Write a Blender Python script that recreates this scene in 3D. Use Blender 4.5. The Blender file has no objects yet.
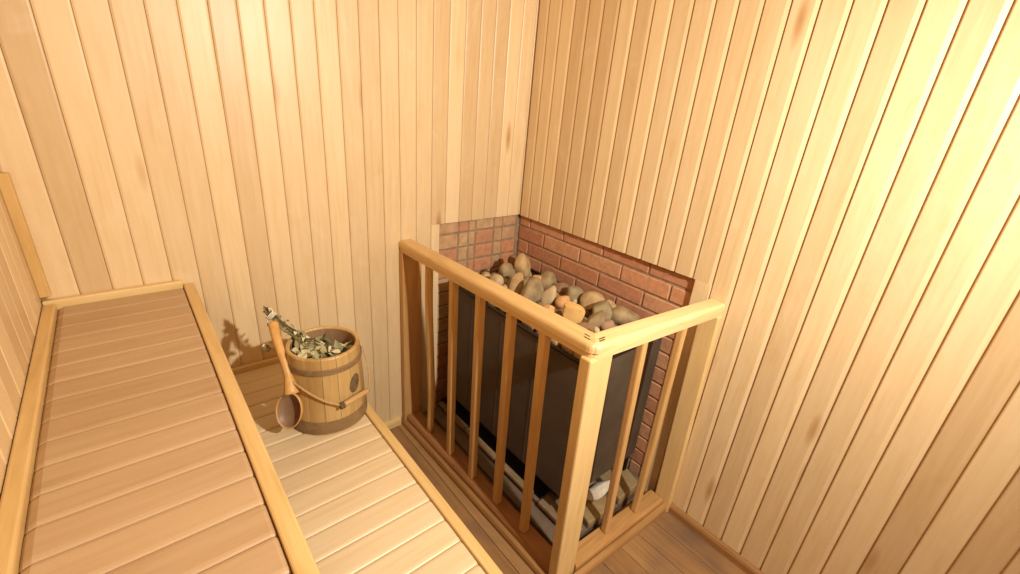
import bpy, bmesh, math, random
from mathutils import Vector, Matrix

C = bpy.context.scene.collection
scene = bpy.context.scene

# ------------------------------------------------------------------ camera
cam_data = bpy.data.cameras.new('camera')
cam = bpy.data.objects.new('camera', cam_data)
C.objects.link(cam)
R3 = Matrix(((0.7678663664, 0.1921528629, -0.6111124802),
             (-0.6353681064, 0.3502258332, -0.6882217921),
             (0.0817835898, 0.9167437718, 0.3910144516)))
m4 = R3.to_4x4()
m4.translation = Vector((-1.4921813, -1.65481019, 1.54237599))
cam.matrix_world = m4
cam_data.sensor_fit = 'HORIZONTAL'
cam_data.sensor_width = 36.0
cam_data.lens = 447.961 / 1020 * 36.0
cam_data.clip_start = 0.01
scene.camera = cam

# ------------------------------------------------------------------ world, lamps, exposure
world = bpy.data.worlds.new('world')
scene.world = world
world.use_nodes = True
world.node_tree.nodes['Background'].inputs['Color'].default_value = (1.0, 0.58, 0.26, 1)
world.node_tree.nodes['Background'].inputs['Strength'].default_value = 0.46


# a small spot lamp behind and to the right of the camera, aimed into the corner
lamp_d = bpy.data.lights.new('sauna_spot_lamp', 'SPOT')
lamp_d.energy = 100.0
lamp_d.color = (1.0, 0.97, 0.86)
lamp_d.shadow_soft_size = 0.03
lamp_d.spot_size = math.radians(142)
lamp_d.spot_blend = 1.0
lamp_o = bpy.data.objects.new('sauna_spot_lamp', lamp_d)
lamp_o.location = (-0.72, -2.16, 1.90)
lamp_o.rotation_euler = (Vector((-0.66, 0.0, 0.70)) - Vector(lamp_o.location)).to_track_quat('-Z', 'Y').to_euler()
C.objects.link(lamp_o)

vs = scene.view_settings
vs.view_transform = 'Standard'
vs.look = 'None'
vs.gamma = 1.0
vs.use_curve_mapping = False
vs.exposure = 0.70

# ------------------------------------------------------------------ materials


def new_mat(name):
    m = bpy.data.materials.new(name)
    m.use_nodes = True
    nt = m.node_tree
    b = nt.nodes['Principled BSDF']
    return m, nt, b


def mixc(nt, mode, fac, a, b):
    n = nt.nodes.new('ShaderNodeMix')
    n.data_type = 'RGBA'
    n.blend_type = mode
    n.clamp_factor = True
    for sock, v in ((n.inputs[0], fac), (n.inputs[6], a), (n.inputs[7], b)):
        if hasattr(v, 'is_linked'):
            nt.links.new(v, sock)
        elif isinstance(v, (int, float)):
            sock.default_value = v
        else:
            sock.default_value = (*v, 1)
    return n.outputs[2]


def ramp(nt, fac, stops, interp='LINEAR'):
    r = nt.nodes.new('ShaderNodeValToRGB')
    r.color_ramp.interpolation = interp
    els = r.color_ramp.elements
    while len(els) < len(stops):
        els.new(0.5)
    for e, (p, c) in zip(els, stops):
        e.position = p
        e.color = (*c, 1) if len(c) == 3 else c
    nt.links.new(fac, r.inputs[0])
    return r.outputs[0]


def noise(nt, vec, scale, detail=3, rough=0.55, dist=0.0):
    n = nt.nodes.new('ShaderNodeTexNoise')
    n.inputs['Scale'].default_value = scale
    n.inputs['Detail'].default_value = detail
    n.inputs['Roughness'].default_value = rough
    n.inputs['Distortion'].default_value = dist
    nt.links.new(vec, n.inputs['Vector'])
    return n.outputs['Fac']


def math_node(nt, op, a, b=0.0):
    n = nt.nodes.new('ShaderNodeMath')
    n.operation = op
    for s, v in ((n.inputs[0], a), (n.inputs[1], b)):
        if hasattr(v, 'is_linked'):
            nt.links.new(v, s)
        else:
            s.default_value = v
    return n.outputs[0]


def island_coords(nt, stretch):
    """object coordinates shifted by a random amount on every board"""
    tc = nt.nodes.new('ShaderNodeTexCoord')
    geo = nt.nodes.new('ShaderNodeNewGeometry')
    rnd = geo.outputs['Random Per Island']
    comb = nt.nodes.new('ShaderNodeCombineXYZ')
    nt.links.new(math_node(nt, 'MULTIPLY', rnd, 37.0), comb.inputs[0])
    nt.links.new(math_node(nt, 'MULTIPLY', rnd, 53.0), comb.inputs[1])
    nt.links.new(math_node(nt, 'MULTIPLY', rnd, 71.0), comb.inputs[2])
    add = nt.nodes.new('ShaderNodeVectorMath')
    add.operation = 'ADD'
    nt.links.new(tc.outputs['Object'], add.inputs[0])
    nt.links.new(comb.outputs[0], add.inputs[1])
    mp = nt.nodes.new('ShaderNodeMapping')
    mp.inputs['Scale'].default_value = stretch
    nt.links.new(add.outputs[0], mp.inputs['Vector'])
    return mp.outputs[0], rnd, add.outputs[0], tc.outputs['Object']


def wood(name, light, mid, dark, axis='Z', rough=0.4, grain=1.0, tone=0.25, knots=0.0, stain=None, spec=0.4, bump=0.08, figure=0.0):
    m, nt, b = new_mat(name)
    st = {'X': (1.2, 16, 16), 'Y': (16, 1.2, 16), 'Z': (16, 16, 1.2)}[axis]
    vec, rnd, raw, obj = island_coords(nt, st)
    fine = noise(nt, vec, 5.0 * grain, 4, 0.6, 0.3)
    st2 = {'X': (1.0, 4, 4), 'Y': (4, 1.0, 4), 'Z': (4, 4, 1.0)}[axis]
    mp2 = nt.nodes.new('ShaderNodeMapping')
    mp2.inputs['Scale'].default_value = st2
    nt.links.new(raw, mp2.inputs['Vector'])
    broad = noise(nt, mp2.outputs[0], 2.6, 2, 0.5, 0.6)
    base = ramp(nt, fine, [(0.25, dark), (0.47, mid), (0.72, light)])
    base = mixc(nt, 'MIX', math_node(nt, 'MULTIPLY', ramp(nt, broad, [(0.35, (0, 0, 0)), (0.75, (1, 1, 1))]), 0.55), base, light)
    # every board its own tone
    tint = ramp(nt, rnd, [(0.0, (1 - tone, 1 - 1.25 * tone, 1 - 1.5 * tone)), (0.5, (1 - 0.35 * tone,) * 3), (1.0, (1, 1, 1))])
    base = mixc(nt, 'MULTIPLY', 1.0, base, tint)
    if figure:
        mp4 = nt.nodes.new('ShaderNodeMapping')
        mp4.inputs['Scale'].default_value = {'X': (5, 9, 9), 'Y': (9, 5, 9), 'Z': (9, 9, 5)}[axis]
        nt.links.new(raw, mp4.inputs['Vector'])
        fg = noise(nt, mp4.outputs[0], 1.0, 3, 0.6, 1.2)
        base = mixc(nt, 'MULTIPLY', math_node(nt, 'MULTIPLY', ramp(nt, fg, [(0.58, (0, 0, 0)), (0.74, (1, 1, 1))]), figure), base, (0.90, 0.76, 0.55))
        base = mixc(nt, 'MIX', math_node(nt, 'MULTIPLY', ramp(nt, fg, [(0.28, (1, 1, 1)), (0.42, (0, 0, 0))]), figure * 0.6), base, (0.88, 0.74, 0.54))
    if knots:
        vo = nt.nodes.new('ShaderNodeTexVoronoi')
        vo.inputs['Scale'].default_value = 3.0
        kst = {'X': (0.5, 2.2, 2.2), 'Y': (2.2, 0.5, 2.2), 'Z': (2.2, 2.2, 0.5)}[axis]
        mp3 = nt.nodes.new('ShaderNodeMapping')
        mp3.inputs['Scale'].default_value = kst
        nt.links.new(raw, mp3.inputs['Vector'])
        nt.links.new(mp3.outputs[0], vo.inputs['Vector'])
        k = ramp(nt, vo.outputs['Distance'], [(0.0, (1, 1, 1)), (0.05, (0.7, 0.7, 0.7)), (0.12, (0, 0, 0))])
        base = mixc(nt, 'MULTIPLY', math_node(nt, 'MULTIPLY', k, knots), base, (0.55, 0.32, 0.15))
    if stain:
        s = noise(nt, obj, stain[0], 3, 0.6, 0.4)
        base = mixc(nt, 'MIX', math_node(nt, 'MULTIPLY', ramp(nt, s, [(0.45, (0, 0, 0)), (0.68, (1, 1, 1))]), stain[2]), base, stain[1])
    nt.links.new(base, b.inputs['Base Color'])
    b.inputs['Roughness'].default_value = rough
    b.inputs['Specular IOR Level'].default_value = spec
    bp = nt.nodes.new('ShaderNodeBump')
    bp.inputs['Strength'].default_value = bump
    bp.inputs['Distance'].default_value = 0.002
    nt.links.new(fine, bp.inputs['Height'])
    nt.links.new(bp.outputs[0], b.inputs['Normal'])
    return m


def mottled(name, cols, scale, rough=0.7, metal=0.0, bump=0.3, island=True, detail=4, dist=0.0, spec=0.3, bdist=0.004):
    m, nt, b = new_mat(name)
    if island:
        vec, rnd, raw, obj = island_coords(nt, (1, 1, 1))
    else:
        tc = nt.nodes.new('ShaderNodeTexCoord')
        vec = tc.outputs['Object']
    f = noise(nt, vec, scale, detail, 0.6, dist)
    base = ramp(nt, f, [(0.3 + 0.4 * i / max(1, len(cols) - 1), c) for i, c in enumerate(cols)])
    nt.links.new(base, b.inputs['Base Color'])
    b.inputs['Roughness'].default_value = rough
    b.inputs['Metallic'].default_value = metal
    b.inputs['Specular IOR Level'].default_value = spec
    bp = nt.nodes.new('ShaderNodeBump')
    bp.inputs['Strength'].default_value = bump
    bp.inputs['Distance'].default_value = bdist
    nt.links.new(f, bp.inputs['Height'])
    nt.links.new(bp.outputs[0], b.inputs['Normal'])
    return m


def island_ramp(name, cols, scale, rough=0.75, var=0.25, bump=0.4):
    """each island picks its own colour from the list, mottled a little"""
    m, nt, b = new_mat(name)
    vec, rnd, raw, obj = island_coords(nt, (1, 1, 1))
    base = ramp(nt, rnd, [(i / len(cols), c) for i, c in enumerate(cols)], 'CONSTANT')
    f = noise(nt, vec, scale, 4, 0.65)
    base = mixc(nt, 'MULTIPLY', 1.0, base, ramp(nt, f, [(0.3, (1 - 2 * var, 1 - 2 * var, 1 - 2 * var)), (0.7, (1, 1, 1))]))
    nt.links.new(base, b.inputs['Base Color'])
    b.inputs['Roughness'].default_value = rough
    b.inputs['Specular IOR Level'].default_value = 0.25
    bp = nt.nodes.new('ShaderNodeBump')
    bp.inputs['Strength'].default_value = bump
    bp.inputs['Distance'].default_value = 0.003
    nt.links.new(f, bp.inputs['Height'])
    nt.links.new(bp.outputs[0], b.inputs['Normal'])
    return m


M = {}
M['panel'] = wood('alder_panelling', (0.81, 0.625, 0.375), (0.77, 0.57, 0.32), (0.72, 0.51, 0.265), 'Z', 0.40, 0.8, 0.20, 0.8, spec=0.45, bump=0.04, figure=0.28)
M['backing'] = wood('panel_groove_wood', (0.68, 0.44, 0.21), (0.62, 0.38, 0.17), (0.55, 0.32, 0.13), 'Z', 0.6)
M['bench'] = wood('bench_slats', (0.76, 0.60, 0.385), (0.72, 0.55, 0.33), (0.65, 0.48, 0.27), 'X', 0.42, 0.7, 0.10, 0.0)
M['bench_worn'] = wood('worn_bench_slats', (0.54, 0.365, 0.21), (0.495, 0.325, 0.178), (0.435, 0.272, 0.143), 'X', 0.45, 0.7, 0.12, 0.0)
M['bench_y'] = wood('bench_trim_lengthwise', (0.72, 0.50, 0.22), (0.65, 0.43, 0.17), (0.55, 0.34, 0.12), 'Y', 0.4, 1.0, 0.1, 0.5)
M['bench_x'] = wood('bench_trim_crosswise', (0.78, 0.58, 0.28), (0.72, 0.51, 0.22), (0.63, 0.42, 0.16), 'X', 0.4, 1.0, 0.1, 0.3)
M['bench_z'] = wood('bench_leg_wood', (0.66, 0.44, 0.20), (0.58, 0.36, 0.15), (0.50, 0.29, 0.10), 'Z', 0.45)
M['trim_z'] = wood('corner_trim_wood', (0.72, 0.47, 0.18), (0.64, 0.40, 0.14), (0.55, 0.32, 0.10), 'Z', 0.4)
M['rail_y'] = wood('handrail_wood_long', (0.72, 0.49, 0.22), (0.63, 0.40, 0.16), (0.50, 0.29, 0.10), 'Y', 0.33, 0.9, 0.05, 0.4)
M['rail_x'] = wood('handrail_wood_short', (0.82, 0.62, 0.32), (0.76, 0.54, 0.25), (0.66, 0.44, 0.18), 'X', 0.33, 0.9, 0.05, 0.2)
M['post'] = wood('fence_post_wood', (0.80, 0.57, 0.27), (0.74, 0.50, 0.215), (0.66, 0.42, 0.16), 'Z', 0.38, 0.9, 0.08, 0.5)
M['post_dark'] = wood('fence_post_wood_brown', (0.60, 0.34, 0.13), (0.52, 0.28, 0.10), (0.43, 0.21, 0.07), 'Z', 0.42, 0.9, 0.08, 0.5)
M['baluster'] = wood('baluster_wood', (0.68, 0.42, 0.17), (0.60, 0.35, 0.13), (0.50, 0.28, 0.09), 'Z', 0.38, 0.9, 0.1)
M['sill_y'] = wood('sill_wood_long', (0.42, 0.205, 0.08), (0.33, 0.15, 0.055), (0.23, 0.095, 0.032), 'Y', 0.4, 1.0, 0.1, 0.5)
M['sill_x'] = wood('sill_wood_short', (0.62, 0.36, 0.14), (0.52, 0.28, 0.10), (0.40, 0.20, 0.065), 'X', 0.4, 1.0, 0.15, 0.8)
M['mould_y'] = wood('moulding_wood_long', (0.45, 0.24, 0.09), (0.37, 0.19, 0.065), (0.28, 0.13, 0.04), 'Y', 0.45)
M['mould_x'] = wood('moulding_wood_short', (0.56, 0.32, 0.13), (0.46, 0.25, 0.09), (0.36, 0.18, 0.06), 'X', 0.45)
M['floor'] = wood('stained_floor_boards', (0.42, 0.24, 0.10), (0.35, 0.19, 0.076), (0.255, 0.13, 0.05), 'Y', 0.5, 0.8, 0.18, 0.9,
                  stain=(2.7, (0.125, 0.083, 0.07), 0.85))
M['floor_gap'] = wood('floor_gap_wood', (0.28, 0.15, 0.06), (0.24, 0.125, 0.05), (0.20, 0.10, 0.04), 'Y', 0.8)
M['brick'] = island_ramp('red_brick', [(0.62, 0.28, 0.145), (0.68, 0.35, 0.19), (0.57, 0.265, 0.145), (0.69, 0.335, 0.175),
                                       (0.66, 0.37, 0.21), (0.59, 0.27, 0.15), (0.64, 0.31, 0.165)], 40, 0.85, 0.14, 0.5)
M['brick_back'] = island_ramp('red_and_buff_brick', [(0.66, 0.31, 0.16), (0.62, 0.37, 0.20), (0.60, 0.29, 0.16), (0.64, 0.41, 0.22),
                                                     (0.67, 0.30, 0.15), (0.61, 0.36, 0.20)], 30, 0.85, 0.16, 0.5)
M['mortar'] = mottled('mortar', [(0.22, 0.14, 0.085), (0.34, 0.23, 0.14)], 30, 0.9, island=False)
M['mortar_dark'] = mottled('mortar_soot', [(0.26, 0.17, 0.10), (0.40, 0.28, 0.175)], 30, 0.9, island=False)
M['steel'] = mottled('brown_stove_steel', [(0.075, 0.054, 0.037), (0.115, 0.085, 0.060)], 6, 0.5, 0.15, 0.05, island=False, spec=0.3)
M['steel_rim'] = mottled('stove_rim_steel', [(0.02, 0.013, 0.010), (0.035, 0.022, 0.015)], 8, 0.5, 0.4, 0.05, island=False)
M['matt_black'] = mottled('matt_black_fill', [(0.008, 0.006, 0.005), (0.015, 0.011, 0.009)], 10, 0.9, island=False)  # near-black colour, also paints in the shade on the hearth
M['hearth'] = island_ramp('hearth_brick', [(0.32, 0.215, 0.115), (0.36, 0.25, 0.125), (0.27, 0.18, 0.105), (0.33, 0.225, 0.125)], 25, 0.85, 0.15)
M['hearth_base'] = mottled('hearth_concrete', [(0.13, 0.088, 0.058), (0.20, 0.14, 0.094)], 14, 0.9, island=False)
M['white_stone'] = mottled('pale_stone', [(0.42, 0.36, 0.28), (0.70, 0.64, 0.54)], 18, 0.8, island=False)
M['stave'] = wood('bucket_staves', (0.60, 0.40, 0.165), (0.53, 0.335, 0.125), (0.44, 0.26, 0.085), 'Z', 0.42, 0.8, 0.26)
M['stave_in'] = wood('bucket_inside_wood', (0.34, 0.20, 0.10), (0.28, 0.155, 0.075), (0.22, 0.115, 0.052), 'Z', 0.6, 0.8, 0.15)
M['hoop'] = wood('bucket_hoop', (0.30, 0.185, 0.085), (0.24, 0.145, 0.063), (0.18, 0.10, 0.043), 'X', 0.5, 0.6, 0.05)
M['grip'] = wood('bucket_grip_wood', (0.56, 0.34, 0.14), (0.47, 0.27, 0.10), (0.36, 0.19, 0.06), 'X', 0.5)
M['rope'] = mottled('tan_cord', [(0.40, 0.24, 0.09), (0.52, 0.34, 0.15)], 120, 0.8, island=False)
M['cord'] = mottled('white_cord', [(0.62, 0.55, 0.40), (0.78, 0.70, 0.55)], 120, 0.8, island=False)
M['knot'] = mottled('dark_knot', [(0.11, 0.065, 0.035), (0.19, 0.12, 0.06)], 60, 0.6, island=False)
M['ladle'] = wood('ladle_wood', (0.66, 0.38, 0.13), (0.58, 0.31, 0.09), (0.48, 0.24, 0.06), 'Z', 0.4, 0.8, 0.02)
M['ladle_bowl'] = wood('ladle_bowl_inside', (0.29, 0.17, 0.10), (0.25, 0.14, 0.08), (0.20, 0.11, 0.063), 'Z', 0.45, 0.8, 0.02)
M['leaf'] = island_ramp('dried_birch_leaves', [(0.62, 0.54, 0.31), (0.32, 0.30, 0.15), (0.70, 0.62, 0.39), (0.20, 0.19, 0.09), (0.52, 0.46, 0.26),
                                               (0.40, 0.37, 0.20), (0.74, 0.66, 0.43)], 60, 0.7, 0.12, 0.2)
M['twig'] = island_ramp('birch_twigs', [(0.12, 0.07, 0.035), (0.20, 0.15, 0.06), (0.09, 0.05, 0.03), (0.24, 0.2, 0.09)], 60, 0.8, 0.1, 0.2)
M['nail'] = mottled('dark_nail', [(0.05, 0.03, 0.02), (0.09, 0.055, 0.03)], 40, 0.6, island=False)

STONE = {
    'tan': mottled('stone_tan', [(0.30, 0.185, 0.085), (0.47, 0.315, 0.15), (0.55, 0.39, 0.20)], 16, 0.8),
    'grey': mottled('stone_grey', [(0.19, 0.13, 0.07), (0.30, 0.215, 0.115), (0.39, 0.285, 0.155)], 18, 0.8),
    'cream': mottled('stone_cream', [(0.42, 0.30, 0.16), (0.56, 0.43, 0.25)], 15, 0.8),
    'brown': mottled('stone_brown', [(0.19, 0.10, 0.05), (0.34, 0.20, 0.105)], 16, 0.8),
    'orange': mottled('stone_orange', [(0.46, 0.22, 0.085), (0.60, 0.34, 0.15)], 14, 0.8),
    'yellow': mottled('stone_yellow', [(0.56, 0.31, 0.09), (0.74, 0.48, 0.18)], 12, 0.75),
    'olive': mottled('stone_olive', [(0.22, 0.165, 0.085), (0.34, 0.265, 0.145)], 18, 0.8),
    'pink': mottled('stone_pinkish', [(0.28, 0.16, 0.10), (0.42, 0.27, 0.175)], 16, 0.8),
}

# ------------------------------------------------------------------ mesh helpers


def obj(name, bm, mats, parent=None, smooth=False, loc=None):
    """link a bmesh given in world coordinates as ONE mesh object"""
    me = bpy.data.meshes.new(name)
    origin = Vector((0, 0, 0))
    p = parent
    while p is not None:
        origin += Vector(p.location)
        p = p.parent
    if loc is not None:
        local = Vector(loc) - origin
        shift = Vector(loc)
    else:
        local = Vector((0, 0, 0))
        shift = origin
    bmesh.ops.translate(bm, verts=bm.verts, vec=-shift)
    bmesh.ops.recalc_face_normals(bm, faces=bm.faces)
    bm.to_mesh(me)
    bm.free()
    for mm in (mats if isinstance(mats, (list, tuple)) else [mats]):
        me.materials.append(mm)
    if smooth:
        for f in me.polygons:
            f.use_smooth = True
    o = bpy.data.objects.new(name, me)
    C.objects.link(o)
    if parent is not None:
        o.parent = parent
    o.location = local
    return o


def tag(o, label, cat, group=None):
    o['label'] = label
    o['category'] = cat
    if group:
        o['group'] = group
    return o


def thing(name, label, cat, loc, group=None):
    o = bpy.data.objects.new(name, None)
    o.empty_display_size = 0.05
    o.location = loc
    C.objects.link(o)
    return tag(o, label, cat, group)


def struct(name, bm, mats, smooth=False):
    o = obj(name, bm, mats, None, smooth)
    o['kind'] = 'structure'
    return o


def B():
    return bmesh.new()


def hexa(bm, pts, mi=0):
    """8 points: bottom ring 0-3, top ring 4-7"""
    vs_ = [bm.verts.new(p) for p in pts]
    fs = []
    for idx in ((0, 3, 2, 1), (4, 5, 6, 7), (0, 1, 5, 4), (1, 2, 6, 5), (2, 3, 7, 6), (3, 0, 4, 7)):
        f = bm.faces.new([vs_[i] for i in idx])
        f.material_index = mi
        fs.append(f)
    return vs_, fs


def box(bm, x0, x1, y0, y1, z0, z1, bev=0.0, mi=0, seg=2):
    x0, x1 = sorted((x0, x1))
    y0, y1 = sorted((y0, y1))
    z0, z1 = sorted((z0, z1))
    v, fs = hexa(bm, [(x0, y0, z0), (x1, y0, z0), (x1, y1, z0), (x0, y1, z0), (x0, y0, z1), (x1, y0, z1), (x1, y1, z1), (x0, y1, z1)], mi)
    if bev > 0:
        es = set(e for f in fs for e in f.edges)
        bmesh.ops.bevel(bm, geom=list(es), offset=bev, segments=seg, affect='EDGES', profile=0.5, material=mi)


def prism(bm, prof_a, prof_b, mi=0):
    """join two equal-length point loops with side faces and caps"""
    a = [bm.verts.new(p) for p in prof_a]
    b = [bm.verts.new(p) for p in prof_b]
    n = len(a)
    for i in range(n):
        f = bm.faces.new((a[i], a[(i + 1) % n], b[(i + 1) % n], b[i]))
        f.material_index = mi
    f = bm.faces.new(a[::-1]); f.material_index = mi
    f = bm.faces.new(b); f.material_index = mi


def loft(bm, rings, closed=True, cap=True, mi=0):
    vr = [[bm.verts.new(p) for p in r] for r in rings]
    n = len(vr[0])
    for a, b in zip(vr, vr[1:]):
        for i in range(n if closed else n - 1):
            f = bm.faces.new((a[i], a[(i + 1) % n], b[(i + 1) % n], b[i]))
            f.material_index = mi
    if cap:
        f = bm.faces.new(vr[0][::-1]); f.material_index = mi
        f = bm.faces.new(vr[-1]); f.material_index = mi
    return vr


def tube(bm, pts, rad, n=8, mi=0, squash=None):
    """round tube through points; rad is a number or one per point"""
    pts = [Vector(p) for p in pts]
    rads = rad if isinstance(rad, (list, tuple)) else [rad] * len(pts)
    rings = []
    t0 = (pts[1] - pts[0]).normalized()
    up = Vector((0, 0, 1)) if abs(t0.z) < 0.9 else Vector((1, 0, 0))
    side = t0.cross(up).normalized()
    for i, p in enumerate(pts):
        if i == 0:
            t = pts[1] - pts[0]
        elif i == len(pts) - 1:
            t = pts[-1] - pts[-2]
        else:
            t = pts[i + 1] - pts[i - 1]
        t.normalize()
        side = (side - t * side.dot(t)).normalized()
        w = t.cross(side).normalized()
        s = 1.0 if squash is None else squash
        rings.append([p + (side * math.cos(2 * math.pi * k / n) + w * (math.sin(2 * math.pi * k / n) * s)) * rads[i] for k in range(n)])
    loft(bm, rings, mi=mi)


def spline(pts, n):
    """Catmull-Rom samples through points"""
    P = [Vector(p) for p in pts]
    P = [P[0] * 2 - P[1]] + P + [P[-1] * 2 - P[-2]]
    out = []
    for i in range(1, len(P) - 2):
        for k in range(n):
            t = k / n
            a, b, c, d = P[i - 1], P[i], P[i + 1], P[i + 2]
            out.append(0.5 * ((2 * b) + (c - a) * t + (2 * a - 5 * b + 4 * c - d) * t * t + (3 * b - a - 3 * c + d) * t ** 3))
    out.append(P[-2])
    return out


# ------------------------------------------------------------------ room shell
W, DEP, HGT = 1.736, 3.2, 2.5
GAP, CH, CD, DP = 0.0016, 0.005, 0.0024, 0.006        # groove, chamfer width / depth, groove depth
NX, NZ, NY = 0.468, 0.998, 0.962                      # brick niche: left end, top, right end
NICHE = 0.02                                          # the brick sits this far behind the panel face


def panel(bm, to, u0, u1, v0, v1, gap=GAP, ch=CH, cd=CD, depth=NICHE, ch2=None):
    """one tongue-and-groove board: to(u, v, d) maps to the room (d = depth behind the face)"""
    a, b = u0 + gap / 2, u1 - gap / 2
    c2 = ch if ch2 is None else ch2
    prof = [(a, depth), (a, cd), (a + ch, 0), (b - c2, 0), (b - c2 * 0.35, cd * 0.35), (b, cd), (b, depth)]
    prism(bm, [to(u, v0, d) for u, d in prof], [to(u, v1, d) for u, d in prof])


def back_to(u, v, d):
    return (u, d, v)


def right_to(u, v, d):
    return (d, u, v)


def left_to(u, v, d):
    return (-W - d, u, v)


# back wall: grooves run at a steady 71 mm pitch
bm = B()
gx = [-0.010 - 0.0716 * k for k in range(0, 25)]
edges = [0.02] + gx
for a, b in zip(edges, edges[1:]):
    lo = max(b, -W - 0.01)
    if lo >= a - 0.004:
        continue
    if b >= -NX:                                        # above the brick niche
        panel(bm, back_to, lo, min(a, 0.0) if a > 0.0 else a, NZ, HGT)
    elif a > -NX:                                       # the board cut round the niche
        panel(bm, back_to, lo, a, NZ, HGT)
        panel(bm, back_to, lo, -NX, 0.0, NZ, ch=0.002)
    else:
        panel(bm, back_to, lo, a, 0.0, HGT)
box(bm, -W - 0.05, -NX, DP, DP + 0.03, 0, HGT, mi=1)
box(bm, -NX, 0.05, DP, DP + 0.03, NZ, HGT, mi=1)
box(bm, -W - 0.05, 0.12, DP + 0.07, DP + 0.11, 0, HGT, mi=1)
struct('wall_back', bm, [M['panel'], M['backing']])

# right wall
bm = B()
gy = [0.010] + [-0.064 - 0.07405 * k for k in range(0, 38)]
for a, b in zip(gy, gy[1:]):
    if b < -DEP - 0.05:
        break
    a = min(a, 0.0)
    if b >= -NY:
        panel(bm, right_to, b, a, NZ - 0.003, HGT, gap=0.0035, ch=0.0115, cd=0.0042, ch2=0.003)
    elif a > -NY:
        panel(bm, right_to, b, a, NZ - 0.003, HGT, gap=0.0035, ch=0.0115, cd=0.0042, ch2=0.003)
        panel(bm, right_to, b, -NY, 0.0, NZ - 0.003, ch=0.003)
    else:
        panel(bm, right_to, b, a, 0.0, HGT, gap=0.0035, ch=0.0115, cd=0.0042, ch2=0.003)
box(bm, 0.0075, 0.04, -DEP - 0.05, -NY, 0, HGT, mi=1)
box(bm, 0.0075, 0.04, -NY, 0.05, NZ - 0.003, HGT, mi=1)
box(bm, DP + 0.07, DP + 0.11, -DEP - 0.05, 0.12, 0, HGT, mi=1)
struct('wall_right', bm, [M['panel'], M['backing']])

# left wall
bm = B()
y = 0.0
while y > -DEP:
    panel(bm, left_to, y - 0.0716, y, 0.0, HGT, ch=0.004, cd=0.002)
    y -= 0.0716
box(bm, -W - DP - 0.03, -W - DP, -DEP - 0.05, 0.05, 0, HGT, mi=1)
struct('wall_left', bm, [M['panel'], M['backing']])

# floor boards run along the right wall
bm = B()
seams = [0.012, -0.107, -0.21, -0.315, -0.42, -0.52, -0.62, -0.695, -0.905, -1.11, -1.32, -1.53, -1.75]
for a, b in zip(seams, seams[1:]):
    panel(bm, lambda u, v, d: (u, v, -d), b, a, -DEP - 0.02, 0.018, gap=0.002, ch=0.003, cd=0.0015, depth=0.02)
box(bm, -W - 0.1, 0.12, -DEP - 0.1, 0.12, -0.04, -0.012, mi=1)
struct('floor', bm, [M['floor'], M['floor_gap']])

# skirting strips
bm = B()
prof = [(0.0, 0.0), (-0.018, 0.0), (-0.018, 0.026), (-0.013, 0.035), (-0.004, 0.040), (0.0, 0.040)]
prism(bm, [(u, -1.108, v) for u, v in prof], [(u, -DEP, v) for u, v in prof])
struct('baseboard_right', bm, M['mould_y'])
bm = B()
prism(bm, [(-0.676, u, v) for u, v in prof], [(-W, u, v) for u, v in prof])
struct('baseboard_back', bm, M['bench_x'])

# upright strip in the left corner, cut off above the bench
bm = B()
box(bm, -W, -W + 0.024, -0.020, 0.0, 0.934, 1.268, 0.003)
struct('trim_1', bm, M['trim_z'])

# ------------------------------------------------------------------ brick lining behind the stove
rnd = random.Random(4)
bm = B()
BF = NICHE


def brick(bm, x0, x1, y0, y1, z0, z1, mi):
    j = lambda: rnd.uniform(-0.0012, 0.0012)
    box(bm, x0 + j(), x1 + j(), y0 + j(), y1 + j(), z0 + j(), z1 + j(), 0.003, mi, 1)


ROW = 0.0715
row = 0
z = NZ + 0.006
while z > 0.0:
    z0 = max(z - ROW + 0.009, 0.0)
    # right wall: running bond
    y = -0.0604 if row % 2 == 0 else -0.1690
    ys = [0.02, y]
    while y > -NY - 0.01:
        y -= 0.2345
        ys.append(y)
    for a, b in zip(ys, ys[1:]):
        b = max(b, -NY - 0.015)
        if a - b > 0.02:
            brick(bm, BF, BF + 0.045, b + 0.0045, a - 0.0045, z0, z, 0)
    # back wall: stacked cut bricks
    xs = [0.0, -0.0900, -0.1460, -0.2560, -0.2960, -0.3540, -0.4800]
    for a, b in zip(xs, xs[1:]):
        brick(bm, b + 0.0045, a - 0.0045, BF, BF + 0.045, z0, z, 1)
    z -= ROW
    row += 1
box(bm, BF + 0.005, BF + 0.05, -NY - 0.015, BF + 0.045, 0.0, NZ + 0.012, mi=2)
box(bm, -0.482, BF + 0.005, BF + 0.005, BF + 0.05, 0.0, NZ + 0.012, mi=2)
o = obj('brick_lining', bm, [M['brick'], M['brick_back'], M['mortar_dark']])
tag(o, 'red brick facing set into the wooden walls of the corner around the stove', 'brickwork')

# ------------------------------------------------------------------ benches


def slat_deck(bm, x0, x1, y_start, y_end, ztop, pitch, th=0.022):
    y = y_start
    while y > y_end:
        a, b = max(y - pitch, y_end), y
        if b - a > 0.015:
            g, ch, cd = 0.0007, 0.0085, 0.0034
            prof = [(a + g, -th), (a + g, -cd), (a + g + ch * .35, -cd * .35), (a + g + ch, 0), (b - g - ch, 0), (b - g - ch * .35, -cd * .35), (b - g, -cd), (b - g, -th)]
            e = 0.004
            # rounded board ends
            rings = []
            for xx, dz in ((x0, -0.009), (x0 + 0.004, -0.0045), (x0 + 0.014, 0), (x1 - 0.008, 0), (x1 - 0.003, -0.002), (x1, -0.006)):
                rings.append([(xx, u, ztop + (v + dz if v > -th + 1e-6 else v)) for u, v in prof])
            loft(bm, rings)
        y -= pitch


BEND = -3.0

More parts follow.
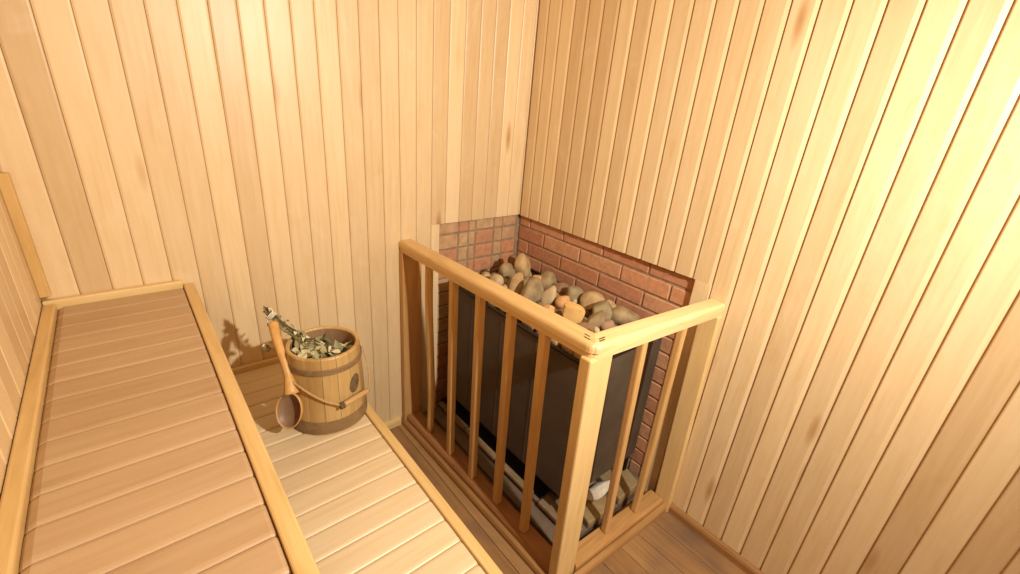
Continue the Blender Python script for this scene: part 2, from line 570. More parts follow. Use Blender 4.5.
UZ, LZ = 0.904, 0.540
ub = thing('upper_bench', 'upper wooden sauna bench with pinkish crosswise slats, along the left wall', 'bench', (-1.57, -1.3, 0))
bm = B()
slat_deck(bm, -W + 0.029, -1.4195, -0.024, BEND, UZ, 0.0712)
box(bm, -W + 0.030, -1.42, BEND, -0.02, UZ - 0.030, UZ - 0.0225, mi=1)
obj('seat', bm, [M['bench_worn'], M['backing']], ub)
bm = B()
box(bm, -1.4185, -1.389, BEND, -0.0015, UZ - 0.075, UZ + 0.003, 0.004)
obj('front_trim', bm, M['bench_y'], ub)
bm = B()
box(bm, -W + 0.0015, -W + 0.028, BEND, -0.0245, UZ - 0.04, UZ + 0.012, 0.004)
obj('wall_trim', bm, M['bench_y'], ub)
bm = B()
box(bm, -W + 0.0015, -1.4195, -0.0225, -0.0015, UZ - 0.04, UZ + 0.020, 0.004)
obj('end_trim', bm, M['bench_x'], ub)
for yy in (-0.10, -1.3, -2.5):
    for xx in (-1.455, -1.70):
        bm = B()
        box(bm, xx, xx + 0.034, yy - 0.05, yy, 0.0, UZ - 0.032, 0.003)
        obj('leg', bm, M['bench_z'], ub)

lb = thing('lower_bench', 'lower wooden step bench of pale crosswise slats carrying the bucket', 'bench', (-1.3, -1.3, 0))
bm = B()
slat_deck(bm, -1.384, -1.0335, -0.020, BEND, LZ, 0.0730)
box(bm, -1.383, -1.035, BEND, -0.02, LZ - 0.030, LZ - 0.0225, mi=1)
obj('seat', bm, [M['bench'], M['backing']], lb)
bm = B()
box(bm, -1.0325, -1.004, BEND, -0.0015, LZ - 0.075, LZ + 0.003, 0.004)
obj('front_trim', bm, M['bench_y'], lb)
bm = B()
box(bm, -1.384, -1.0335, -0.0185, -0.0015, LZ - 0.04, LZ + 0.018, 0.003)
obj('end_trim', bm, M['bench_x'], lb)
for yy in (-0.17, -1.37, -2.42):
    for xx in (-1.072, -1.375):
        bm = B()
        box(bm, xx, xx + 0.034, yy - 0.05, yy, 0.0, LZ - 0.032, 0.003)
        obj('leg', bm, M['bench_z'], lb)

# ------------------------------------------------------------------ wooden guard fence round the stove
fence = thing('stove_guard_fence', 'honey-coloured wooden guard fence with handrail and thin balusters around the stove', 'fence', (-0.35, -0.6, 0))


def hand_profile(w, h):
    """(across 0=outer .. w=inner, up) with a small fillet strip below a rounded cap"""
    pts = [(0.005, 0.0), (0.005, h * 0.36), (0.0, h * 0.44), (0.0, h * 0.70)]
    for k in range(1, 5):
        a = math.pi / 2 * k / 4
        pts.append((0.012 - 0.012 * math.cos(a), h * 0.70 + h * 0.30 * math.sin(a)))
    q = [(w - u, v) for u, v in pts[::-1]]
    return pts + q


def hand_rail(bm, o0, i0, o1, i1, h0=0.047):
    """from the wall end (0) to the mitre end (1); the outer edge eases off towards the mitre"""
    o0, i0, o1, i1 = map(Vector, (o0, i0, o1, i1))
    w = 0.066
    prof = hand_profile(w, h0)
    f = lambda o, i: [o + (i - o) * (u / w) + Vector((0, 0, v)) for u, v in prof]
    L = (o1 - o0).length
    dirv = (o1 - o0) / L
    rings = [f(o0, i0)]
    for back, pull in ((0.030, 0.0), (0.018, 0.0025), (0.008, 0.008), (0.0, 0.0155)):
        o = o1 - dirv * back
        i = i1 - dirv * back * 0.2 if back else i1
        i = i1 + (o1 - i1) * 0.0 - dirv * (back * 1.0)
        ring = []
        for u, v in prof:
            k = max(0.0, 1 - u / 0.05)
            q = u / w
            p = o + (i - o) * q + (i1 - o1).normalized() * (pull * k) + Vector((0, 0, v))
            ring.append(p)
        rings.append(ring)
    loft(bm, rings)


OC = (-0.661, -1.066, 0.928)       # outer / inner mitre corner, underside of the rail
IC = (-0.594, -1.004, 0.928)
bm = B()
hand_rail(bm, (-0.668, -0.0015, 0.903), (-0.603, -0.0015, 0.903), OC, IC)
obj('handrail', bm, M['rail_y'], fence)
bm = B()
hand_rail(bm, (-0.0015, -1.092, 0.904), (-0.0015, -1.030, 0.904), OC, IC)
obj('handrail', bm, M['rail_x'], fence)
# dark nail marks at the mitre
for u, v, du, dv in ((-0.642, -1.030, 0.001, 0.020), (-0.629, -1.018, 0.001, 0.018), (-0.619, -1.041, 0.024, -0.001), (-0.627, -1.049, 0.022, -0.001)):
    bm = B()
    z, w_ = 0.9750, 0.0016
    if abs(dv) > abs(du):
        box(bm, u - w_, u + w_, v, v + dv, z - 0.004, z + 0.0004)
    else:
        box(bm, u, u + du, v - w_, v + w_, z - 0.004, z + 0.0004)
    obj('nail_mark', bm, M['nail'], fence)


def slant_box(bm, b, t, hx, hy, z0, z1, bev=0.004):
    """upright bar whose foot and head may sit a little apart"""
    pts = []
    for (cx, cy), z in ((b, z0), (t, z1)):
        pts += [(cx - hx, cy - hy, z), (cx + hx, cy - hy, z), (cx + hx, cy + hy, z), (cx - hx, cy + hy, z)]
    v, fs = hexa(bm, pts)
    if bev:
        es = set(e for f in fs for e in f.edges)
        bmesh.ops.bevel(bm, geom=list(es), offset=bev, segments=2, affect='EDGES', profile=0.5)


# corner post, wall posts
bm = B()
slant_box(bm, (-0.592, -1.042), (-0.614, -1.040), 0.0475, 0.020, 0.0, 0.930, 0.006)
obj('post', bm, M['post'], fence)['label'] = 'bright honey-coloured corner post'
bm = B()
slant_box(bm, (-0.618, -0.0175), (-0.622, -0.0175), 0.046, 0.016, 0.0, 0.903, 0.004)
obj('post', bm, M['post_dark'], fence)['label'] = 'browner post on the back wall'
bm = B()
slant_box(bm, (-0.0165, -1.080), (-0.0165, -1.059), 0.015, 0.034, 0.0, 0.905, 0.004)
obj('post', bm, M['post'], fence)['label'] = 'post on the right wall'

# balusters
for i, (bx, by, tx, ty) in enumerate([(-0.617, -0.193, -0.640, -0.205), (-0.615, -0.366, -0.638, -0.380), (-0.613, -0.532, -0.637, -0.545),
                                      (-0.608, -0.695, -0.636, -0.710), (-0.604, -0.853, -0.634, -0.862)]):
    zt = 0.903 + 0.025 * (-ty)
    bm = B()
    if i == 0:            # the first one is a bowed stick
        pts = spline([(bx, by, 0.058), (bx - 0.003, by - 0.012, 0.25), (bx - 0.012, by - 0.012, 0.5), (bx - 0.018, by - 0.006, 0.72), (tx, ty, zt)], 4)
        tube(bm, pts, 0.0165, 10)
    else:
        slant_box(bm, (bx, by), (tx, ty), 0.0145, 0.0145, 0.058, zt, 0.006)
    o = obj('baluster', bm, M['baluster'], fence, smooth=(i == 0))
    if i == 0:
        o['label'] = 'bowed round baluster nearest the back wall'
for bx, by, tx, ty in ((-0.352, -1.036, -0.392, -1.038), (-0.180, -1.048, -0.176, -1.046)):
    bm = B()
    slant_box(bm, (bx, by), (tx, ty), 0.0135, 0.0135, 0.058, 0.915, 0.006)
    obj('baluster', bm, M['baluster'], fence)

# sills with a moulding along their outer foot
SO = lambda y: -0.655 + 0.022 * (-y)                    # outer face of the long sill drifts inward
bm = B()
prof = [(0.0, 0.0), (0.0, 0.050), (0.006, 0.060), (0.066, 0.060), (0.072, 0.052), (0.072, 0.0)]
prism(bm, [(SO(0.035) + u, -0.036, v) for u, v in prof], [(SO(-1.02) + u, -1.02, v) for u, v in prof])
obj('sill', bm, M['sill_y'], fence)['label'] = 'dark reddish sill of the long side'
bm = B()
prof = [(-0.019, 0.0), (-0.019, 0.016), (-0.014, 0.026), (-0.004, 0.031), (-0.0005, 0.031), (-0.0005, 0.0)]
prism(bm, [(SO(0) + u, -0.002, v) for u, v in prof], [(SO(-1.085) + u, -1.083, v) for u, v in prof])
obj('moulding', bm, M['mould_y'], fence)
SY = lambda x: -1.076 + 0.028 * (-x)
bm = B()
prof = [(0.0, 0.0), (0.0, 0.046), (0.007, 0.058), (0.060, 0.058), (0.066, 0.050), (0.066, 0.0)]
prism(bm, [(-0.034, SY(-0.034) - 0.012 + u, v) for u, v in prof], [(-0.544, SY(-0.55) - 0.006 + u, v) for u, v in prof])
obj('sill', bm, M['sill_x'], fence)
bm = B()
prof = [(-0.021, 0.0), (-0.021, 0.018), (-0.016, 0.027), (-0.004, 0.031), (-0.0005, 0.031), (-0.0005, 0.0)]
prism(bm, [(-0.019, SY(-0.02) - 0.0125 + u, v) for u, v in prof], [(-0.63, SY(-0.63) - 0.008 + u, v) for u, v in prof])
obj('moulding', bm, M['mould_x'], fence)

# ------------------------------------------------------------------ hearth and stove
hearth = thing('hearth', 'low hearth of greyish flat bricks under the stove behind the fence', 'hearth', (-0.25, -0.5, 0))
bm = B()
box(bm, -0.462, -0.002, -0.985, -0.004, 0.0, 0.040, 0.004)
obj('slab', bm, M['hearth_base'], hearth)
bm = B()
r2 = random.Random(9)
y = -0.03
while y > -0.74:                                        # edge row along the long side
    box(bm, -0.478, -0.448, y - 0.235, y - 0.004, 0.041, 0.060, 0.005)
    y -= 0.239
box(bm, -0.476, -0.415, -0.985, -0.790, 0.041, 0.064, 0.006)
for fl, fr, br, bl, zt in (((-0.392, -0.988), (-0.245, -0.990), (-0.205, -0.800), (-0.350, -0.800), 0.076), ((-0.205, -0.989), (-0.062, -0.985), (-0.012, -0.800), (-0.168, -0.800), 0.080)):
    vv, fs = hexa(bm, [(a, b, 0.041) for a, b in (fl, fr, br, bl)] + [(a, b, zt) for a, b in (fl, fr, br, bl)])
    bmesh.ops.bevel(bm, geom=list(set(e for f in fs for e in f.edges)), offset=0.007, segments=2, affect='EDGES', profile=0.5)
obj('edge_bricks', bm, M['hearth'], hearth)
bm = B()
box(bm, -0.530, -0.464, -0.96, -0.03, 0.0, 0.026, 0.004)
obj('step', bm, M['hearth_base'], hearth)
bm = B()
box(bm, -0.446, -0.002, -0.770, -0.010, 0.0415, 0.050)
obj('shade_plate', bm, M['matt_black'], hearth)  # black plate: the stove's shade on the hearth put in as colour

SX0, SX1, SY0, SY1, SZ0, SZ1 = -0.465, -0.026, -0.910, -0.090, 0.165, 0.750
stove = thing('sauna_stove', 'dark brown steel sauna stove box filled with stones in the brick corner', 'stove', (-0.25, -0.47, 0.066))
bm = B()
t = 0.006
# open-topped box: four walls and the floor, the front face carries two shallow vertical folds
box(bm, SX0, SX0 + t, SY0, SY1, SZ0, SZ1, 0.0015)
box(bm, SX1 - t, SX1, SY0, SY1, SZ0, SZ1, 0.0015)
box(bm, SX0 + t, SX1 - t, SY0, SY0 + t, SZ0, SZ1, 0.0015)
box(bm, SX0 + t, SX1 - t, SY1 - t, SY1, SZ0, SZ1, 0.0015)
box(bm, SX0 + t, SX1 - t, SY0 + t, SY1 - t, SZ0, SZ0 + 0.01)
for yy in (-0.27, -0.47, -0.67):
    box(bm, SX0 - 0.0018, SX0 + 0.001, yy - 0.003, yy + 0.003, SZ0 + 0.01, SZ1 - 0.02)
obj('body', bm, M['steel'], stove)
bm = B()
box(bm, SX0 - 0.006, SX0 + 0.010, SY0 - 0.006, SY1 + 0.006, SZ1 + 0.0005, SZ1 + 0.010, 0.002)
box(bm, SX1 - 0.010, SX1 + 0.006, SY0 - 0.006, SY1 + 0.006, SZ1 + 0.0005, SZ1 + 0.010, 0.002)
box(bm, SX0 + 0.010, SX1 - 0.010, SY0 - 0.006, SY0 + 0.010, SZ1 + 0.0005, SZ1 + 0.010, 0.002)
box(bm, SX0 + 0.010, SX1 - 0.010, SY1 - 0.010, SY1 + 0.006, SZ1 + 0.0005, SZ1 + 0.010, 0.002)
obj('rim', bm, M['steel_rim'], stove)
bm = B()
box(bm, SX0 + 0.008, SX1 - 0.008, SY0 + 0.008, SY1 - 0.008, 0.705, 0.715)
obj('stone_tray', bm, M['matt_black'], stove)
bm = B()
box(bm, SX0 + 0.06, SX1 - 0.02, SY0 + 0.09, SY1 - 0.03, 0.0705, SZ0 - 0.0005, 0.003)
obj('base_frame', bm, M['matt_black'], stove)
for xx in (SX0 + 0.012, SX1 - 0.045):
    for yy in (SY0 + 0.004, SY1 - 0.034):
        bm = B()
        box(bm, xx, xx + 0.02, yy, yy + 0.025, 0.0810 if yy < -0.8 and xx > -0.2 else 0.0650 if yy < -0.8 else 0.0510, SZ0 - 0.0005, 0.002)
        obj('foot', bm, M['steel_rim'], stove)


def blob(bm, c, size, seed, rot=(0, 0, 0), sub=3, angular=0.0, rough=0.10):
    """a stone: sphere pushed about by smooth lumps, or cut by flat facets when angular"""
    rr = random.Random(seed)
    nb = bmesh.new()
    bmesh.ops.create_icosphere(nb, subdivisions=sub, radius=1.0)
    dirs = [Vector((rr.gauss(0, 1), rr.gauss(0, 1), rr.gauss(0, 1))).normalized() for _ in range(9)]
    amps = [rr.uniform(-rough, rough) for _ in range(9)]
    cuts = [(Vector((rr.gauss(0, 1), rr.gauss(0, 1), rr.gauss(0, 1))).normalized(), rr.uniform(0.60, 0.84)) for _ in range(11 if angular else 9)]
    for v in nb.verts:
        d = v.co.normalized()
        r = 1.0
        for dd, a in zip(dirs, amps):
            r += a * max(0.0, d.dot(dd)) ** 2 * 1.8
        p = d * r
        for n, k in cuts:
            over = p.dot(n) - k
            if over > 0:
                p -= n * over * (0.95 if angular else 0.8)
        v.co = p
    E3 = Matrix.Rotation(rot[2], 3, 'Z') @ Matrix.Rotation(rot[1], 3, 'Y') @ Matrix.Rotation(rot[0], 3, 'X')
    S = Matrix.Diagonal(Vector(size))
    for v in nb.verts:
        v.co = Vector(c) + E3 @ (S @ v.co)
    me = bpy.data.meshes.new('tmp')
    nb.to_mesh(me)
    nb.free()
    bm.from_mesh(me)
    bpy.data.meshes.remove(me)


G = 'loose stones heaped in the top of the stove'
# label, colour, centre, half sizes, tilt, angular
stones = [
    ('tall upright tan stone leaning in the far corner of the bricks', 'tan', (-0.176, -0.251, 0.825), (0.034, 0.028, 0.058), (0.00, -0.24, 0.35), 0),
    ('round stone with a tan crown and grey belly against the back bricks', 'grey', (-0.242, -0.215, 0.800), (0.033, 0.03, 0.034), (0.00, 0.00, 0.00), 0),
    ('cream stone peeping over the handrail, right of the smaller pale pebble', 'cream', (-0.348, -0.279, 0.805), (0.026, 0.024, 0.027), (0.00, 0.00, 0.52), 0),
    ('small pale pebble at the far left end of the stone heap', 'cream', (-0.325, -0.170, 0.785), (0.024, 0.02, 0.016), (0.00, 0.00, 0.00), 0),
    ('curved tan stone standing in front of the tall corner stone', 'tan', (-0.307, -0.363, 0.812), (0.026, 0.022, 0.042), (0.00, 0.38, 0.17), 0),
    ('big smooth grey stone just behind the middle of the long handrail', 'grey', (-0.329, -0.470, 0.815), (0.04, 0.036, 0.042), (0.00, 0.35, 0.70), 0),
    ('brown-orange stone with a bright tip beside the right bricks near the corner', 'orange', (-0.169, -0.348, 0.795), (0.026, 0.024, 0.028), (0.00, 0.00, 0.70), 1),
    ('grey stone right of the brown-orange one, touching the right bricks', 'grey', (-0.143, -0.387, 0.790), (0.034, 0.03, 0.032), (0.00, 0.17, 0.00), 0),
    ('rounded cream stone right of the big smooth grey stone', 'cream', (-0.275, -0.526, 0.812), (0.03, 0.026, 0.034), (0.00, 0.00, -0.35), 0),
    ('small pale chip wedged below the grey-bellied stone', 'cream', (-0.347, -0.333, 0.795), (0.012, 0.01, 0.014), (0.00, 0.00, 0.00), 1),
    ('orange stone in the middle of the heap left of a small pale shard', 'orange', (-0.264, -0.593, 0.815), (0.03, 0.028, 0.024), (0.00, 0.00, 0.52), 0),
    ('olive stone near the right bricks above the bright angular yellow stone', 'olive', (-0.142, -0.542, 0.800), (0.034, 0.03, 0.026), (0.17, 0.00, 0.00), 0),
    ('reddish brown stone between the rounded cream stone and the right bricks', 'brown', (-0.123, -0.455, 0.790), (0.026, 0.026, 0.022), (0.00, 0.00, 0.00), 0),
    ('small pale lilac-white shard in the middle of the heap', 'cream', (-0.225, -0.619, 0.812), (0.012, 0.008, 0.016), (0.00, 0.35, 0.00), 1),
    ('bright yellow angular stone, the most vivid one of the heap', 'yellow', (-0.347, -0.725, 0.847), (0.042, 0.038, 0.042), (0.00, 0.17, 0.44), 1),
    ('tan stone against the right bricks behind the broad olive-grey stone', 'tan', (-0.130, -0.627, 0.795), (0.036, 0.034, 0.028), (0.00, 0.00, 0.00), 0),
    ('broad olive-grey stone in the near half right of the yellow angular one', 'olive', (-0.194, -0.734, 0.812), (0.044, 0.04, 0.036), (0.00, 0.00, 0.52), 0),
    ('large round greyish stone nearest the short handrail and right bricks', 'grey', (-0.156, -0.803, 0.805), (0.046, 0.042, 0.044), (0.00, 0.00, 0.00), 0),
    ('grey stone with a notched edge behind the handrail corner', 'grey', (-0.317, -0.801, 0.835), (0.028, 0.026, 0.034), (0.00, 0.26, 0.00), 1),
    ('dark pinkish stone between the notched grey one and the large round one', 'pink', (-0.291, -0.834, 0.825), (0.026, 0.024, 0.026), (0.00, 0.00, 0.70), 0),
    ('small white pebble right at the handrail corner', 'cream', (-0.389, -0.865, 0.850), (0.01, 0.01, 0.016), (0.00, 0.00, 0.00), 0),
    ('flat orange-tan stone tucked behind the long handrail left of the black gap', 'orange', (-0.378, -0.632, 0.825), (0.028, 0.022, 0.016), (0.00, 0.00, 0.35), 1),
    ('brown stone half hidden behind the handrail below the yellow angular stone', 'brown', (-0.382, -0.805, 0.805), (0.034, 0.03, 0.026), (0.00, 0.00, 0.00), 0),
    ('tan stone against the right bricks right of the tan and olive stones', 'tan', (-0.090, -0.680, 0.785), (0.03, 0.028, 0.022), (0.00, 0.00, 0.00), 0),
    ('small brown stone squeezed behind the tall corner stone', 'brown', (-0.125, -0.121, 0.800), (0.022, 0.02, 0.026), (0.00, 0.00, 0.00), 0),
]
for i, (label, col, c, s, rot, ang) in enumerate(stones):
    bm = B()
    k = 1.1 if max(s) < 0.02 or col == 'yellow' else 1.32
    blob(bm, c, tuple(k * v for v in s), 100 + i, rot, 3, ang, 0.16)
    o = obj('stove_stone', bm, STONE[col], None, smooth=(ang == 0), loc=c)
    tag(o, label, 'stone', G)

# the layer below shows only through the gaps
rf = random.Random(31)
cols = ['tan', 'brown', 'grey', 'pink', 'olive', 'tan', 'brown']
n = 0
for ix in range(5):
    for iy in range(11):
        c = (SX0 + 0.055 + ix * 0.0720 + rf.uniform(-0.008, 0.008), SY0 + 0.058 + iy * 0.0690 + rf.uniform(-0.009, 0.009), 0.758 + rf.uniform(-0.006, 0.012))
        bm = B()
        blob(bm, c, (rf.uniform(0.036, 0.043), rf.uniform(0.034, 0.040), rf.uniform(0.032, 0.040)), 300 + n, (rf.uniform(-.4, .4), rf.uniform(-.4, .4), rf.uniform(0, 3)), 3, n % 4 == 0, 0.16)
        o = obj('stove_stone', bm, STONE[cols[rf.randrange(len(cols))]], None, smooth=(n % 4 != 0), loc=c)
        tag(o, 'stone of the lower layer in the stove, mostly covered by the stones on top', 'stone', G)
        n += 1

bm = B()
blob(bm, (-0.262, -0.920, 0.104), (0.078, 0.032, 0.028), 79, (0, -0.05, -0.05), 3, 0, 0.14)
o = obj('hearth_stone', bm, M['white_stone'], None, True, loc=(-0.262, -0.920, 0.104))
tag(o, 'long whitish stone lying on the hearth bricks at the foot of the stove', 'stone')

# ------------------------------------------------------------------ bucket
BX, BY, BZ = -1.1245, -0.402, LZ + 0.0015
RB, RT, BH = 0.117, 0.106, 0.262
bucket = thing('wooden_bucket', 'wooden stave bucket with two dark hoops standing on the lower bench', 'bucket', (BX, BY, BZ))


def rad(z):
    return RB + (RT - RB) * z / BH


NS = 16
bm = B()
for k in range(NS):
    a0, a1 = 2 * math.pi * (k + 0.012) / NS, 2 * math.pi * (k + 0.988) / NS
    rings = []
    for z in (0.0, 0.06, 0.12, 0.18, BH - 0.004, BH):
        ro = rad(z) - (0.003 if z == BH else 0.0)
        ri = rad(z) - 0.013 + (0.003 if z == BH else 0.0)
        ring = []
        for q in range(5):
            a = a0 + (a1 - a0) * q / 4
            ring.append((BX + ro * math.cos(a), BY + ro * math.sin(a), BZ + z))
        for q in range(4, -1, -1):
            a = a0 + (a1 - a0) * q / 4
            ring.append((BX + ri * math.cos(a), BY + ri * math.sin(a), BZ + z))
        rings.append(ring)
    loft(bm, rings)
obj('staves', bm, M['stave'], bucket)
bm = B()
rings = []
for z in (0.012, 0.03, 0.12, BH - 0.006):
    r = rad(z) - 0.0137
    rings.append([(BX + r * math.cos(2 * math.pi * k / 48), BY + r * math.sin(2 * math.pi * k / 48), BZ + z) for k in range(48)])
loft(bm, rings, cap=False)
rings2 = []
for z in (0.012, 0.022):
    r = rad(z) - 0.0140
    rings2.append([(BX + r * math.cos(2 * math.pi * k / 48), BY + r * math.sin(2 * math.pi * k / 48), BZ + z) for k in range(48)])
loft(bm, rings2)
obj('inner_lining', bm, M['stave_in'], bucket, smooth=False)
for zc, hh in ((0.218, 0.0095), (0.026, 0.021)):
    bm = B()
    n = 64
    rings = []
    for k in range(n):
        a = 2 * math.pi * k / n
        ring = []
        for dz, dr in ((-hh, 0.0006), (-hh, 0.0022), (-hh * .6, 0.0032), (hh * .6, 0.0032), (hh, 0.0022), (hh, 0.0006)):
            r = rad(zc + dz) + dr
            ring.append((BX + r * math.cos(a), BY + r * math.sin(a), BZ + zc + dz))
        rings.append(ring)
    rings.append(rings[0])
    vr = [[bm.verts.new(p) for p in r] for r in rings[:-1]]
    for i in range(n):
        a_, b_ = vr[i], vr[(i + 1) % n]
        for q in range(6):
            bm.faces.new((a_[q], a_[(q + 1) % 6], b_[(q + 1) % 6], b_[q]))
    obj('hoop', bm, M['hoop'], bucket, smooth=False)


def on_bucket(ang, z, off=0.0):
    r = rad(z) + off
    return (BX + r * math.cos(ang), BY + r * math.sin(ang), BZ + z)


# cord bail fallen to the front, with a wooden grip
D2 = math.radians
bm = B()
pL = [on_bucket(D2(182), 0.205, 0.007), on_bucket(D2(200), 0.186, 0.008), on_bucket(D2(225), 0.162, 0.009), on_bucket(D2(248), 0.132, 0.012), on_bucket(D2(268), 0.110, 0.020)]
tube(bm, spline(pL, 5), 0.0038, 7)
obj('bail_cord', bm, M['rope'], bucket, smooth=True)
bm = B()
pR = [on_bucket(D2(311), 0.112, 0.028), on_bucket(D2(318), 0.145, 0.027), on_bucket(D2(328), 0.19, 0.018), on_bucket(D2(338), 0.236, 0.006)]
tube(bm, spline(pR, 5), 0.0022, 7)
obj('bail_cord', bm, M['rope'], bucket, smooth=True)
bm = B()
gA, gB = Vector(on_bucket(D2(268), 0.108, 0.021)), Vector(on_bucket(D2(311), 0.112, 0.030))
tube(bm, [gA, gA.lerp(gB, 0.08), gA.lerp(gB, 0.5), gA.lerp(gB, 0.92), gB], [0.006, 0.0085, 0.0095, 0.0085, 0.006], 12)
grip = obj('grip', bm, M['grip'], bucket, smooth=True)
bm = B()
for f in (0.0, 0.08):
    c = gA.lerp(gB, f)
    d = (gB - gA).normalized()
    tube(bm, [c - d * 0.004, c, c + d * 0.004], [0.008, 0.0115, 0.008], 10)
obj('knot', bm, M['knot'], grip, smooth=True)
# dark oval patch of a knot in the wood
bm = B()
cen, nn = (D2(299), 0.148), 20
v0 = [bm.verts.new(on_bucket(cen[0] + 0.19 * math.cos(2 * math.pi * k / nn) + 0.05 * math.sin(2 * math.pi * k / nn), cen[1] + 0.030 * math.sin(2 * math.pi * k / nn), 0.0012)) for k in range(nn)]
v1 = [bm.verts.new(on_bucket(cen[0] + 0.19 * math.cos(2 * math.pi * k / nn) + 0.05 * math.sin(2 * math.pi * k / nn), cen[1] + 0.030 * math.sin(2 * math.pi * k / nn), -0.0035)) for k in range(nn)]
vc = bm.verts.new(on_bucket(cen[0], cen[1], 0.002))
for k in range(nn):
    bm.faces.new((v0[k], v0[(k + 1) % nn], vc))
    bm.faces.new((v0[k], v0[(k + 1) % nn], v1[(k + 1) % nn], v1[k]))
obj('knot_patch', bm, M['knot'], bucket)['label'] = 'dark oval knot in a stave'

# ------------------------------------------------------------------ ladle
bc = Vector((-1.2585, -0.4700, 0.6460))
L_, R_ = Vector((-1.2885, -0.4400, 0.6200)), Vector((-1.2225, -0.4880, 0.6700))
Bt, Tp = Vector((-1.2720, -0.4800, 0.5880)), Vector((-1.2400, -0.4610, 0.7000))
ux = (R_ - L_)
uy = (Tp - Bt)
nrm = ux.cross(uy).normalized()
if nrm.dot(Vector(cam.matrix_world.translation) - bc) < 0:
    nrm = -nrm
uyn = uy.normalized()
uxn = uyn.cross(nrm).normalized()
if uxn.dot(ux) < 0:
    uxn = -uxn
HX, HY = 0.040, 0.056
ladle = thing('wooden_ladle', 'long-handled wooden ladle leaning on the left side of the bucket', 'ladle', tuple(bc - uyn * HY))


def bowl_ring(s, d, n=32):
    return [bc + uxn * (HX * s * math.cos(2 * math.pi * k / n)) + uyn * (HY * s * math.sin(2 * math.pi * k / n)) - nrm * d for k in range(n)]


bm = B()
outer = [bowl_ring(1.0, 0.0), bowl_ring(1.0, 0.004), bowl_ring(0.93, 0.013), bowl_ring(0.74, 0.022), bowl_ring(0.45, 0.027), bowl_ring(0.15, 0.028)]
loft(bm, outer, cap=False)
f = bm.faces.new([bm.verts.new(p) for p in bowl_ring(0.15, 0.028)])
loft(bm, [bowl_ring(1.0, 0.0), bowl_ring(0.97, -0.0022), bowl_ring(0.935, -0.001), bowl_ring(0.915, 0.003)], cap=False)
bowl = obj('bowl', bm, M['ladle'], ladle, smooth=True)
bm = B()
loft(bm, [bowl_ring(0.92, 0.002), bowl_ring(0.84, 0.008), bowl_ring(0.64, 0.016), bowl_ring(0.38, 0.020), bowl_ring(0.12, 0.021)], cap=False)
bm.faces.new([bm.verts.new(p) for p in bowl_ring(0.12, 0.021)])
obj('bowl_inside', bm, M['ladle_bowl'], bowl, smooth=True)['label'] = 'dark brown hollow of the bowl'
bm = B()
hp = spline([bc + uyn * (HY * 0.90) - nrm * 0.004, Vector((-1.2390, -0.4320, 0.7350)), Vector((-1.2400, -0.4030, 0.7750)), Vector((-1.2415, -0.3760, 0.8070)),
             Vector((-1.2405, -0.3430, 0.8420)), Vector((-1.2370, -0.3160, 0.8640))], 5)
n_ = len(hp)
rr_ = []
for i in range(n_):
    f = i / (n_ - 1)
    rr_.append(0.022 - 0.0105 * min(1, f * 4.5) + 0.0030 * max(0, (f - 0.45) / 0.55) if f < 0.97 else 0.009)
tube(bm, hp, rr_, 12, squash=0.72)
obj('handle', bm, M['ladle'], ladle, smooth=True)

# ------------------------------------------------------------------ dried birch whisk in the bucket
whisk = thing('birch_whisk', 'bundle of dried grey-green birch leaves and twigs lying in the bucket', 'birch whisk', (BX, BY, BZ + 0.15))
rw = random.Random(21)
tipc = Vector((-1.2435, -0.285, 0.885))
mid = Vector((-1.200, -0.335, 0.830))
cenb = Vector((BX + 0.005, BY + 0.01, BZ + 0.205))
bm = B()
for k in range(16):
    j = lambda s: Vector((rw.uniform(-s, s), rw.uniform(-s, s), rw.uniform(-s, s)))
    e = tipc + j(0.010) + (mid - tipc) * rw.uniform(-0.15, 0.15)
    a = mid + j(0.010)
    b = cenb + Vector((rw.uniform(-0.055, 0.06), rw.uniform(-0.06, 0.05), rw.uniform(-0.05, 0.0)))
    tube(bm, spline([e, (e + a) / 2 + j(0.003), a, (a + b) / 2 + Vector((0, 0, 0.008)) + j(0.008), b], 3), rw.uniform(0.0011, 0.0024), 5)
twigs = obj('twigs', bm, M['twig'], whisk)


def leaf(bm, c, d, up, ln, wd, curl):
    """a small birch leaf with a folded midrib, a pointed tip and a curl"""
    d = d.normalized()
    s = d.cross(up).normalized()
    n = s.cross(d).normalized()
    prof = [(0.0, 0.06), (0.18, 0.75), (0.38, 1.0), (0.62, 0.75), (0.85, 0.3), (1.0, 0.03)]
    rows_ = []
    for t_, w_ in prof:
        p = c + d * (ln * t_) + n * (curl * ln * (t_ * t_ - 0.3 * t_))
        rows_.append([p - s * (wd * w_) + n * (0.35 * wd * w_), p, p + s * (wd * w_) + n * (0.35 * wd * w_)])
    vr = [[bm.verts.new(q) for q in r] for r in rows_]
    for a, b in zip(vr, vr[1:]):
        for i in range(2):
            bm.faces.new((a[i], a[i + 1], b[i + 1], b[i]))


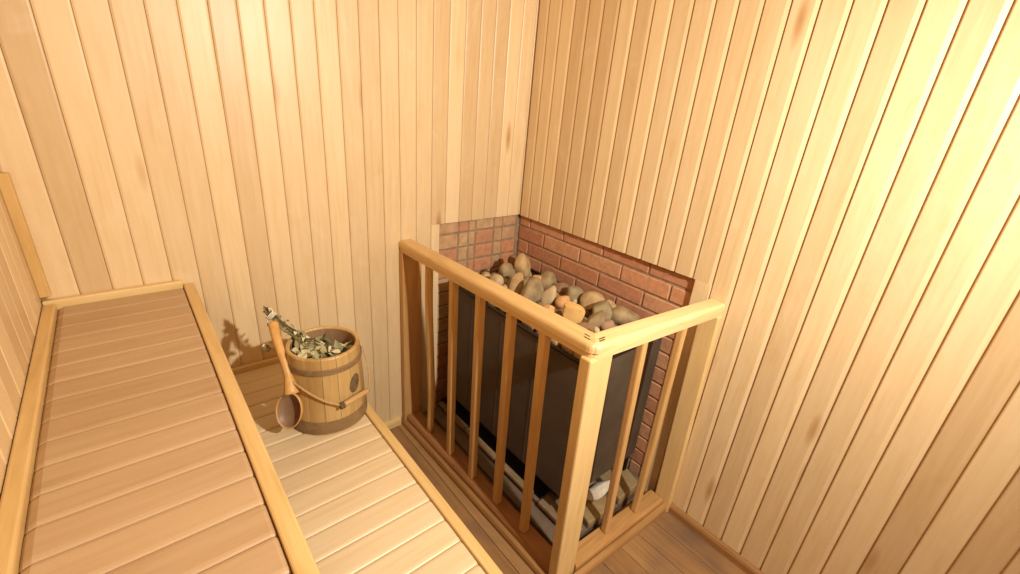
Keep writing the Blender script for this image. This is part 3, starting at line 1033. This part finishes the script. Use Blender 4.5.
bm = B()
for k in range(300):
    ang = rw.uniform(0, 2 * math.pi)
    r = (RT - 0.022) * math.sqrt(rw.random())
    z = BZ + rw.uniform(0.165, 0.232)
    c = Vector((BX + r * math.cos(ang), BY + r * math.sin(ang), z))
    # heaped towards the left where the twigs come out, hollow at the back right
    if c.x > BX + 0.02 and c.y > BY + 0.01:
        c.z -= 0.055
    if c.x < BX - 0.02:
        c.z += 0.030
    d = Vector((rw.gauss(0, 1), rw.gauss(0, 1), rw.gauss(0, 0.45)))
    ln = rw.uniform(0.026, 0.044)
    rim_r = math.hypot(c.x + d.normalized().x * ln - BX, c.y + d.normalized().y * ln - BY)
    if rim_r > RT - 0.012 and c.z < BZ + BH + 0.002:
        c -= Vector((d.normalized().x, d.normalized().y, 0)) * (rim_r - RT + 0.014)
    leaf(bm, c, d, Vector((rw.gauss(0, .5), rw.gauss(0, .5), 1)), ln, rw.uniform(0.009, 0.015), rw.uniform(-0.5, 0.6))
for k in range(60):                                     # leaves along the twigs
    f = rw.random() ** 0.7
    c = tipc.lerp(mid, 0.35).lerp(cenb + Vector((-0.03, 0.02, 0.035)), f) + Vector((rw.gauss(0, 0.010), rw.gauss(0, 0.010), rw.gauss(0, 0.010)))
    d = Vector((rw.gauss(0, 1), rw.gauss(0, 1), rw.gauss(0, 0.7)))
    leaf(bm, c, d, Vector((rw.gauss(0, .5), rw.gauss(0, .5), 1)), rw.uniform(0.012, 0.024), rw.uniform(0.004, 0.008), rw.uniform(-0.6, 0.6))
for k in range(9):                                      # a few hanging over the left rim
    c = Vector((-1.253, -0.318, 0.790)) + Vector((rw.gauss(0, 0.006), rw.gauss(0, 0.006), rw.gauss(0, 0.008)))
    leaf(bm, c, Vector((rw.gauss(-0.3, 1), rw.gauss(0, 1), rw.gauss(-0.5, 0.6))), Vector((-0.5, -0.5, 1)), rw.uniform(0.018, 0.026), 0.008, 0.3)
obj('leaves', bm, M['leaf'], whisk)
bm = B()
ax = (mid - tipc).normalized()
s1 = ax.cross(Vector((0, 0, 1))).normalized()
s2 = ax.cross(s1).normalized()
cc = tipc + ax * 0.014
loop = [cc + (s1 * math.cos(a) + s2 * math.sin(a)) * 0.0145 + ax * (0.010 * a / (2 * math.pi) / 2 - 0.005) for a in [2 * math.pi * k / 12 for k in range(0, 37)]]
tube(bm, loop, 0.0022, 6)
tube(bm, spline([cc + s1 * 0.014, cc + Vector((-0.012, -0.006, -0.014)), cc + Vector((-0.014, -0.010, -0.030))], 4), 0.002, 6)
tube(bm, spline([cc + Vector((0, 0, 0.012)), cc + Vector((-0.004, -0.004, 0.024)), cc + Vector((0.004, -0.006, 0.020)), cc + Vector((0.002, -0.012, -0.004))], 4), 0.002, 6)
obj('binding_cord', bm, M['cord'], twigs, smooth=True)['label'] = 'white binding cord'
